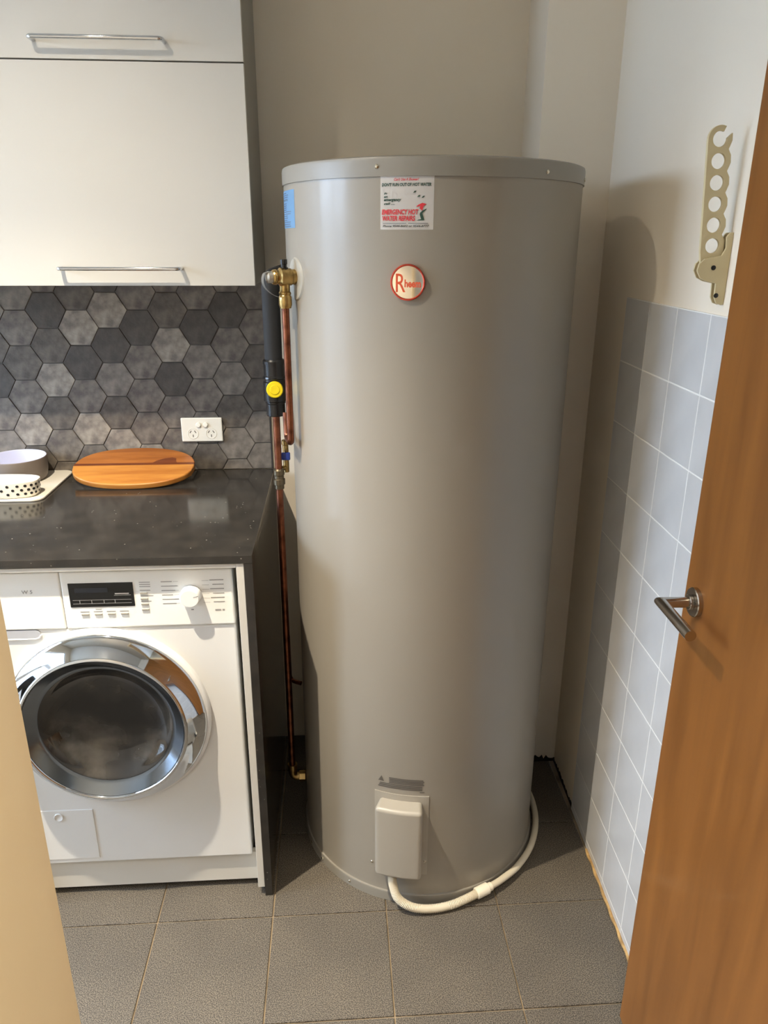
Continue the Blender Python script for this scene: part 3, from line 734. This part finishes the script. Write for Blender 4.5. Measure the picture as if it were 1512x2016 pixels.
# porthole door
dcn = Vector((-.571, WF, .570)); dd = (0, -1, 0); KD = 1.083
dl = lambda P: [(r*KD, t) for r, t in P]
bm = B(); lathe(bm, dl([(.230, -.002), (.2295, .010), (.226, .016), (.2215, .018), (.2205, .0165)]), dcn, dd, 96, False); obj('door_surround', bm, WASHER, wm, angle=40)
bm = B(); lathe(bm, dl([(.2215, .012), (.2210, .0195), (.2185, .0235), (.215, .026), (.2045, .0355), (.1945, .0465), (.1860, .0590), (.1825, .0625), (.1790, .0630), (.1765, .0605), (.1755, .0560)]), dcn, dd, 96, False); obj('door_ring', bm, CHROME, wm, angle=40)
bm = B(); lathe(bm, dl([(.1756, .0585), (.1735, .0565), (.1560, .0400), (.1500, .0365), (.1475, .0365)]), dcn, dd, 96, False); obj('inner_bezel', bm, STEEL_D, wm, angle=40)
bm = B(); lathe(bm, dl([(.1485, .0360), (.1440, .0345), (.1360, .0270), (.1240, .0165), (.1080, .0090), (.0850, .0050), (.0500, .0030), (0, .0025)]), dcn, dd, 96, False); obj('porthole_glass', bm, PORT, wm, angle=60)
# service flap with finger dimple
bm = B(); box(bm, (W0+.022, WF-.0022, .132), (-.6475, WF+.002, .2920), .0018, 2); fl_ = obj('service_flap', bm, WASHER, wm, angle=50)
bm = B(); lathe(bm, [(0, .0005), (.006, .0008), (.0095, .0022), (.0105, .0035), (.0118, .0022), (.0118, 0)], (-.735, WF-.002, .272), (0, -1, 0), 24, False); obj('flap_catch', bm, WASHER, fl_)

# ================================================================== WALL CABINET
CUY, CUZ, CUS, CUT = 1.947, 1.5723, 2.0549, 2.50
for CU0, CU1, lab in ((-.870, -.193, 'white wall cabinet with two lift up doors beside the water heater'), (-1.549, -.872, 'white wall cabinet with two lift up doors added out of view to shade the splashback')):  # second cabinet is unseen, added to keep lamp light off the splashback
    cab = thing('wall_cabinet', lab, 'cabinet', ((CU0+CU1)/2, 2.11, CUZ), 'wall cabinets over the worktop')
    sh = CU1+.193
    bm = B(); box(bm, (CU0, CUY+.020, CUZ+.001), (CU1-.0005, YB-.0085, CUT), .0006, 1); obj('carcass', bm, GREY_SIDE, cab)
    for z0, z1, bz, bx0, bx1 in ((CUZ, CUS-.0016, 1.613, -.657, -.366), (CUS+.0016, CUT, 2.092, -.653, -.362)):
        bx0 += sh; bx1 += sh
        bm = B(); box(bm, (CU0+.0015, CUY, z0), (CU1, CUY+.0185, z1), .0009, 2); d_ = obj('lift_door', bm, WHITE_LAM, cab)
        bm = B(); yb_ = CUY-.034
        tube(bm, round_path([(bx0+.003, CUY, bz), (bx0+.003, yb_, bz), (bx1-.003, yb_, bz), (bx1-.003, CUY, bz)], .010, 6), .0048, 14)
        obj('bar_handle', bm, CHROME, d_)

# ================================================================== SMALL THINGS
# double power point
ys = YB-.0078
out = thing('power_outlet', 'white double power outlet on the hexagon splashback', 'outlet', (-.409, ys, 1.098))
bm = B(); box(bm, (-.4705, ys-.009, 1.0975), (-.3465, ys, 1.1715), .0035, 3); obj('face_plate', bm, GPO, out, angle=50)
for x in (-.4175, -.3965):
    bm = B(); lathe(bm, [(.0078, 0), (.0078, .003), (.0065, .0052), (0, .006)], (x, ys-.009, 1.1500), (0, -1, .15), 20, False); obj('switch', bm, GPO, out)
for x in (-.4360, -.3810):
    bm = B()
    lathe(bm, [(.0165, -.0005), (.0165, .0008), (.0155, .0012), (.0150, .0002), (0, .0002)], (x, ys-.009, 1.1230), (0, -1, 0), 28, False); sk = obj('socket', bm, GPO, out)
    bm = B(); f_ = lambda u, v: Vector((u, ys-.0096, v))
    for sx in (-1, 1):
        c_ = Vector((x+sx*.007, 0, 1.1285)); t_ = sx*.6
        vs = [bm.verts.new(f_(c_.x+a*math.cos(t_)-b_*math.sin(t_), c_.z+a*math.sin(t_)+b_*math.cos(t_))) for a, b_ in ((-.0012, -.0042), (.0012, -.0042), (.0012, .0042), (-.0012, .0042))]; bm.faces.new(vs)
    bar_on(bm, x-.0012, x+.0012, 1.112, 1.120, f_, 1); obj('slots', bm, SLOT, sk, smooth=False)
# oval chopping board leaning back on the splashback
th = math.radians(17.5); bl, bw = .176, .0985; bt = .018
bc = Vector((-.5985, 2.1700, 1.0430)); bu_ = Vector((1, 0, 0)); bv = Vector((0, math.cos(th), math.sin(th))); bn_ = bu_.cross(bv)
def oval(k, N, s=1.0):
    t = 2*math.pi*k/N; c, s_ = math.cos(t), math.sin(t); e = 2/2.25
    return math.copysign(abs(c)**e, c)*bl*s, math.copysign(abs(s_)**e, s_)*bw*s
board = thing('chopping_board', 'oval wooden chopping board leaning on the hexagon tiles', 'chopping board', (bc.x, bc.y, CH))
def strip(v0, v1, M, name):
    """slice of the oval between v0 and v1 (fractions of half width)"""
    P = [oval(k, 96) for k in range(96)]
    P = clip(P, (-1, v0*bw), (1, v1*bw)); bm = B()
    lo = [bm.verts.new(bc+bu_*p[0]+bv*p[1]-bn_*bt/2) for p in P]; hi = [bm.verts.new(bc+bu_*p[0]+bv*p[1]+bn_*bt/2) for p in P]
    fs = [bm.faces.new(lo[::-1]), bm.faces.new(hi)]+[bm.faces.new((lo[i], lo[(i+1) % len(P)], hi[(i+1) % len(P)], hi[i])) for i in range(len(P))]
    bmesh.ops.recalc_face_normals(bm, faces=fs)
    es = [e for e in bm.edges if all(v.co.z-v.co.z == 0 for v in e.verts) and e.calc_face_angle(0) > 1.0 and min(abs((e.verts[0].co-bc).dot(bv)-v0*bw), abs((e.verts[0].co-bc).dot(bv)-v1*bw), ) > 1e-4]
    bmesh.ops.bevel(bm, geom=es, offset=.004, segments=3, profile=.5, affect='EDGES')
    return obj(name, bm, M, board, angle=50)
strip(-1.01, -.30, BOARD_L, 'stave'); strip(-.2995, .02, BOARD_L, 'stave'); strip(.0205, .135, BOARD_D, 'dark_stave'); strip(.1355, 1.01, BOARD, 'stave')
kn = [(.05, .10), (.062, .24), (.085, .37), (.105, .42), (.118, .36), (.120, .20), (.125, .10)]
bm = B(); vs = [bm.verts.new(bc+bu_*a+bv*(b_*bw)+bn_*(bt/2+.0003)) for a, b_ in kn]; bm.faces.new(vs); obj('knot', bm, BOARD_D, board, smooth=False)
# tray, dotted dish and round bowl at the back of the worktop
def rrect(x0, x1, y0, y1, r, n=6):
    P = []
    for cx_, cy_, a in ((x1-r, y1-r, 0), (x0+r, y1-r, 90), (x0+r, y0+r, 180), (x1-r, y0+r, 270)):
        for k in range(n+1): t = math.radians(a+90*k/n); P.append((cx_+r*math.cos(t), cy_+r*math.sin(t)))
    return P
bm = B(); prism(bm, rrect(-1.20, -.806, 1.984, 2.268, .03), 2, CH+.0003, CH+.0065, .0025)
tag(obj('serving_tray', bm, TRAYM, angle=50), 'flat pale tray under the dotted dish and grey bowl', 'tray')
zt_ = CH+.0067
bc2 = (-.938, 2.180)
bowl = thing('souffle_bowl', 'round grey ceramic bowl with pale lilac glaze inside', 'bowl', (bc2[0], bc2[1], zt_))
bm = B(); lathe(bm, [(0, 0), (.066, 0), (.074, .003), (.079, .010), (.0825, .03), (.0845, .066), (.0835, .0685), (.0815, .0688)], (bc2[0], bc2[1], zt_), (0, 0, 1), 56, False); obj('outer_wall', bm, GREYC, bowl)
bm = B(); lathe(bm, [(.0818, .0688), (.0800, .0670), (.0785, .030), (.073, .014), (.06, .009), (0, .008)], (bc2[0], bc2[1], zt_), (0, 0, 1), 56, False); obj('glazed_inside', bm, LILAC, bowl)
dc2 = (-.944, 2.030); da, db = .122, .047
def stad(t, k):   # oval dish footprint, k scales
    c, s_ = math.cos(t), math.sin(t); e = 2/2.8
    return dc2[0]+math.copysign(abs(c)**e, c)*da*k[0], dc2[1]+math.copysign(abs(s_)**e, s_)*db*k[1]
dish = thing('dotted_dish', 'small cream oval dish with rows of black dots', 'dish', (dc2[0], dc2[1], zt_))
def ovl(bm, prof, N=72):
    rings = [[bm.verts.new((*stad(2*math.pi*k/N, (s, s2)), zt_+z)) for k in range(N)] for s, s2, z in prof]
    fs = []
    for A, C in zip(rings, rings[1:]):
        for k in range(N): fs.append(bm.faces.new((A[k], A[(k+1) % N], C[(k+1) % N], C[k])))
    fs.append(bm.faces.new(rings[0])); fs.append(bm.faces.new(rings[-1])); bmesh.ops.recalc_face_normals(bm, faces=fs)
bm = B(); ovl(bm, [(.86, .80, 0), (.93, .88, .002), (.96, .93, .008), (1.0, 1.0, .043), (.995, .99, .0455), (.975, .95, .0455), (.965, .93, .043), (.93, .86, .010), (.88, .78, .006)]); obj('dish_wall', bm, CERAM, dish, angle=50)
def sp(t, z):
    f = (.96+.04*(z-.008)/.035, .93+.07*(z-.008)/.035); x, y = stad(t, f); return Vector((x, y, zt_+z))
for r in range(3):
    for k in range(25):
        t = 2*math.pi*(k+.5*(r % 2))/25; z = .013+r*.0115; c = sp(t, z)
        e1 = (sp(t+.03, z)-sp(t-.03, z)); nn = Vector((e1.y, -e1.x, 0)).normalized(); e1.normalize(); bm = B()
        ring = [bm.verts.new(c+nn*.0006+e1*.0042*math.cos(2*math.pi*q/10)+Vector((0, 0, .0036*math.sin(2*math.pi*q/10)))) for q in range(10)]; bm.faces.new(ring)
        obj('dot', bm, DOT, dish, smooth=False)
# folding clothes-hanger bracket on the right wall
hk = thing('hanger_bracket', 'beige plastic folding coat hanger bracket with round holes on the wall', 'hanger', (.70, 1.37, 1.568))
ax = Vector((-.0123, .1661)); ax.normalize(); px_ = Vector((ax.y, -ax.x))
KS = 1.034   # hung a little further along the wall
C6 = Vector((.6531*KS, 1.674-(1.674-1.6704)*KS)); sp_ = .0333*KS; rh = .0122*KS; hw = .0205*KS
def L2(u, v): p = C6+px_*u+ax*v; return (p.x, p.y)
outer = [L2(-hw*.9, -.030), L2(-hw, -.01), L2(-hw, .14)]
# left side up to the open hook
a_ = [L2(-hw, sp_*5-.004)]+[L2((hw)*math.cos(math.radians(t)), sp_*5+hw*1.02*math.sin(math.radians(t))) for t in range(170, 59, -12)]
tip = [L2(rh*math.cos(math.radians(62)), sp_*5+rh*math.sin(math.radians(62)))]
inner = [L2(rh*math.cos(math.radians(t)), sp_*5+rh*math.sin(math.radians(t))) for t in range(75, 371, 12)]
outer += a_+tip+inner
scal = [L2(hw*1.0, sp_*5+.008)]
for k in range(5, 0, -1):
    scal += [L2(hw*1.02, sp_*k-.004), L2(hw*.86, sp_*k-.0125), L2(hw*.76, sp_*k-.0167), L2(hw*.86, sp_*k-.0210), L2(hw*1.0, sp_*k-.0265)]
outer += scal+[L2(hw, -.012), L2(hw*.6, -.030)]
holes = [[L2(rh*math.cos(2*math.pi*q/24), sp_*k+rh*math.sin(2*math.pi*q/24)) for q in range(24)] for k in range(5)]
def place_xz(bm, y):
    for v in bm.verts: v.co = Vector((v.co.x, y+v.co.z, v.co.y))
    bmesh.ops.recalc_face_normals(bm, faces=bm.faces); return bm
obj('hook_arm', place_xz(curve_plate(outer, holes, .007, .0008), 1.3755), BEIGE, hk, angle=40)
br = [(.6862, 1.692), (.6870, 1.575), (.6876, 1.5740), (.6819, 1.5715), (.6725, 1.5748), (.6672, 1.5844), (.666, 1.6082), (.6489, 1.6117), (.6366, 1.6176), (.6298, 1.6293), (.6318, 1.6409), (.6407, 1.6491), (.6529, 1.6514), (.6699, 1.6549), (.6756, 1.6664), (.6738, 1.6847), (.6768, 1.6892), (.680, 1.692)]
br = [(min(x*KS, xr(1.37)-.0005) if i_ > 1 else xr(1.37)-.0005, 1.674-(1.674-z)*KS) for i_, (x, z) in enumerate(br)]
obj('wall_plate', place_xz(curve_plate(br, [], .005, .001), 1.3685), BEIGE, hk, angle=40)
obj('back_plate', place_xz(curve_plate(br, [], .004, .0008), 1.3825), BEIGE, hk, angle=40)
for x, z in ((.6576, 1.6346), (.6692, 1.5883)):
    bm = B(); lathe(bm, [(.0042, 0), (.0042, .0012), (.003, .002), (0, .002)], (x*KS, 1.366, 1.674-(1.674-z)*KS), (0, -1, 0), 14, False); obj('screw', bm, SCREW_D, hk)

# ================================================================== LAMPS (recessed downlights)
def downlight(loc, power, label, size, blend, rad):
    t_ = thing('downlight', label, 'downlight', (loc[0], loc[1], loc[2]))
    bm = B(); lathe(bm, [(.052, .020), (.052, .006), (.046, .003), (.040, .008), (.039, .020)], (loc[0], loc[1], loc[2]), (0, 0, 1), 40, False); obj('trim_ring', bm, LAMPW, t_)
    bm = B(); lathe(bm, [(.039, .015), (0, .015)], (loc[0], loc[1], loc[2]), (0, 0, 1), 40, False); obj('lens', bm, LAMPM, t_)
    for nm, pw, sz in (('downlight_spill', power[0], size[0]), ('downlight_beam', power[1], size[1])):
        l = bpy.data.lights.new(nm, 'SPOT'); l.energy = pw; l.color = WARM; l.spot_size = math.radians(sz); l.spot_blend = blend; l.shadow_soft_size = rad
        lo = bpy.data.objects.new(nm, l); COL.objects.link(lo); lo.parent = t_; lo.location = (0, 0, 0.002)
downlight(LAMP1, LAMP1_POWER, 'round recessed ceiling downlight in front of the laundry worktop', (146, 92), 1.0, .018)
downlight(LAMP2, LAMP2_POWER, 'round recessed ceiling downlight in the hall outside the doorway', (140, 95), 1.0, .02)
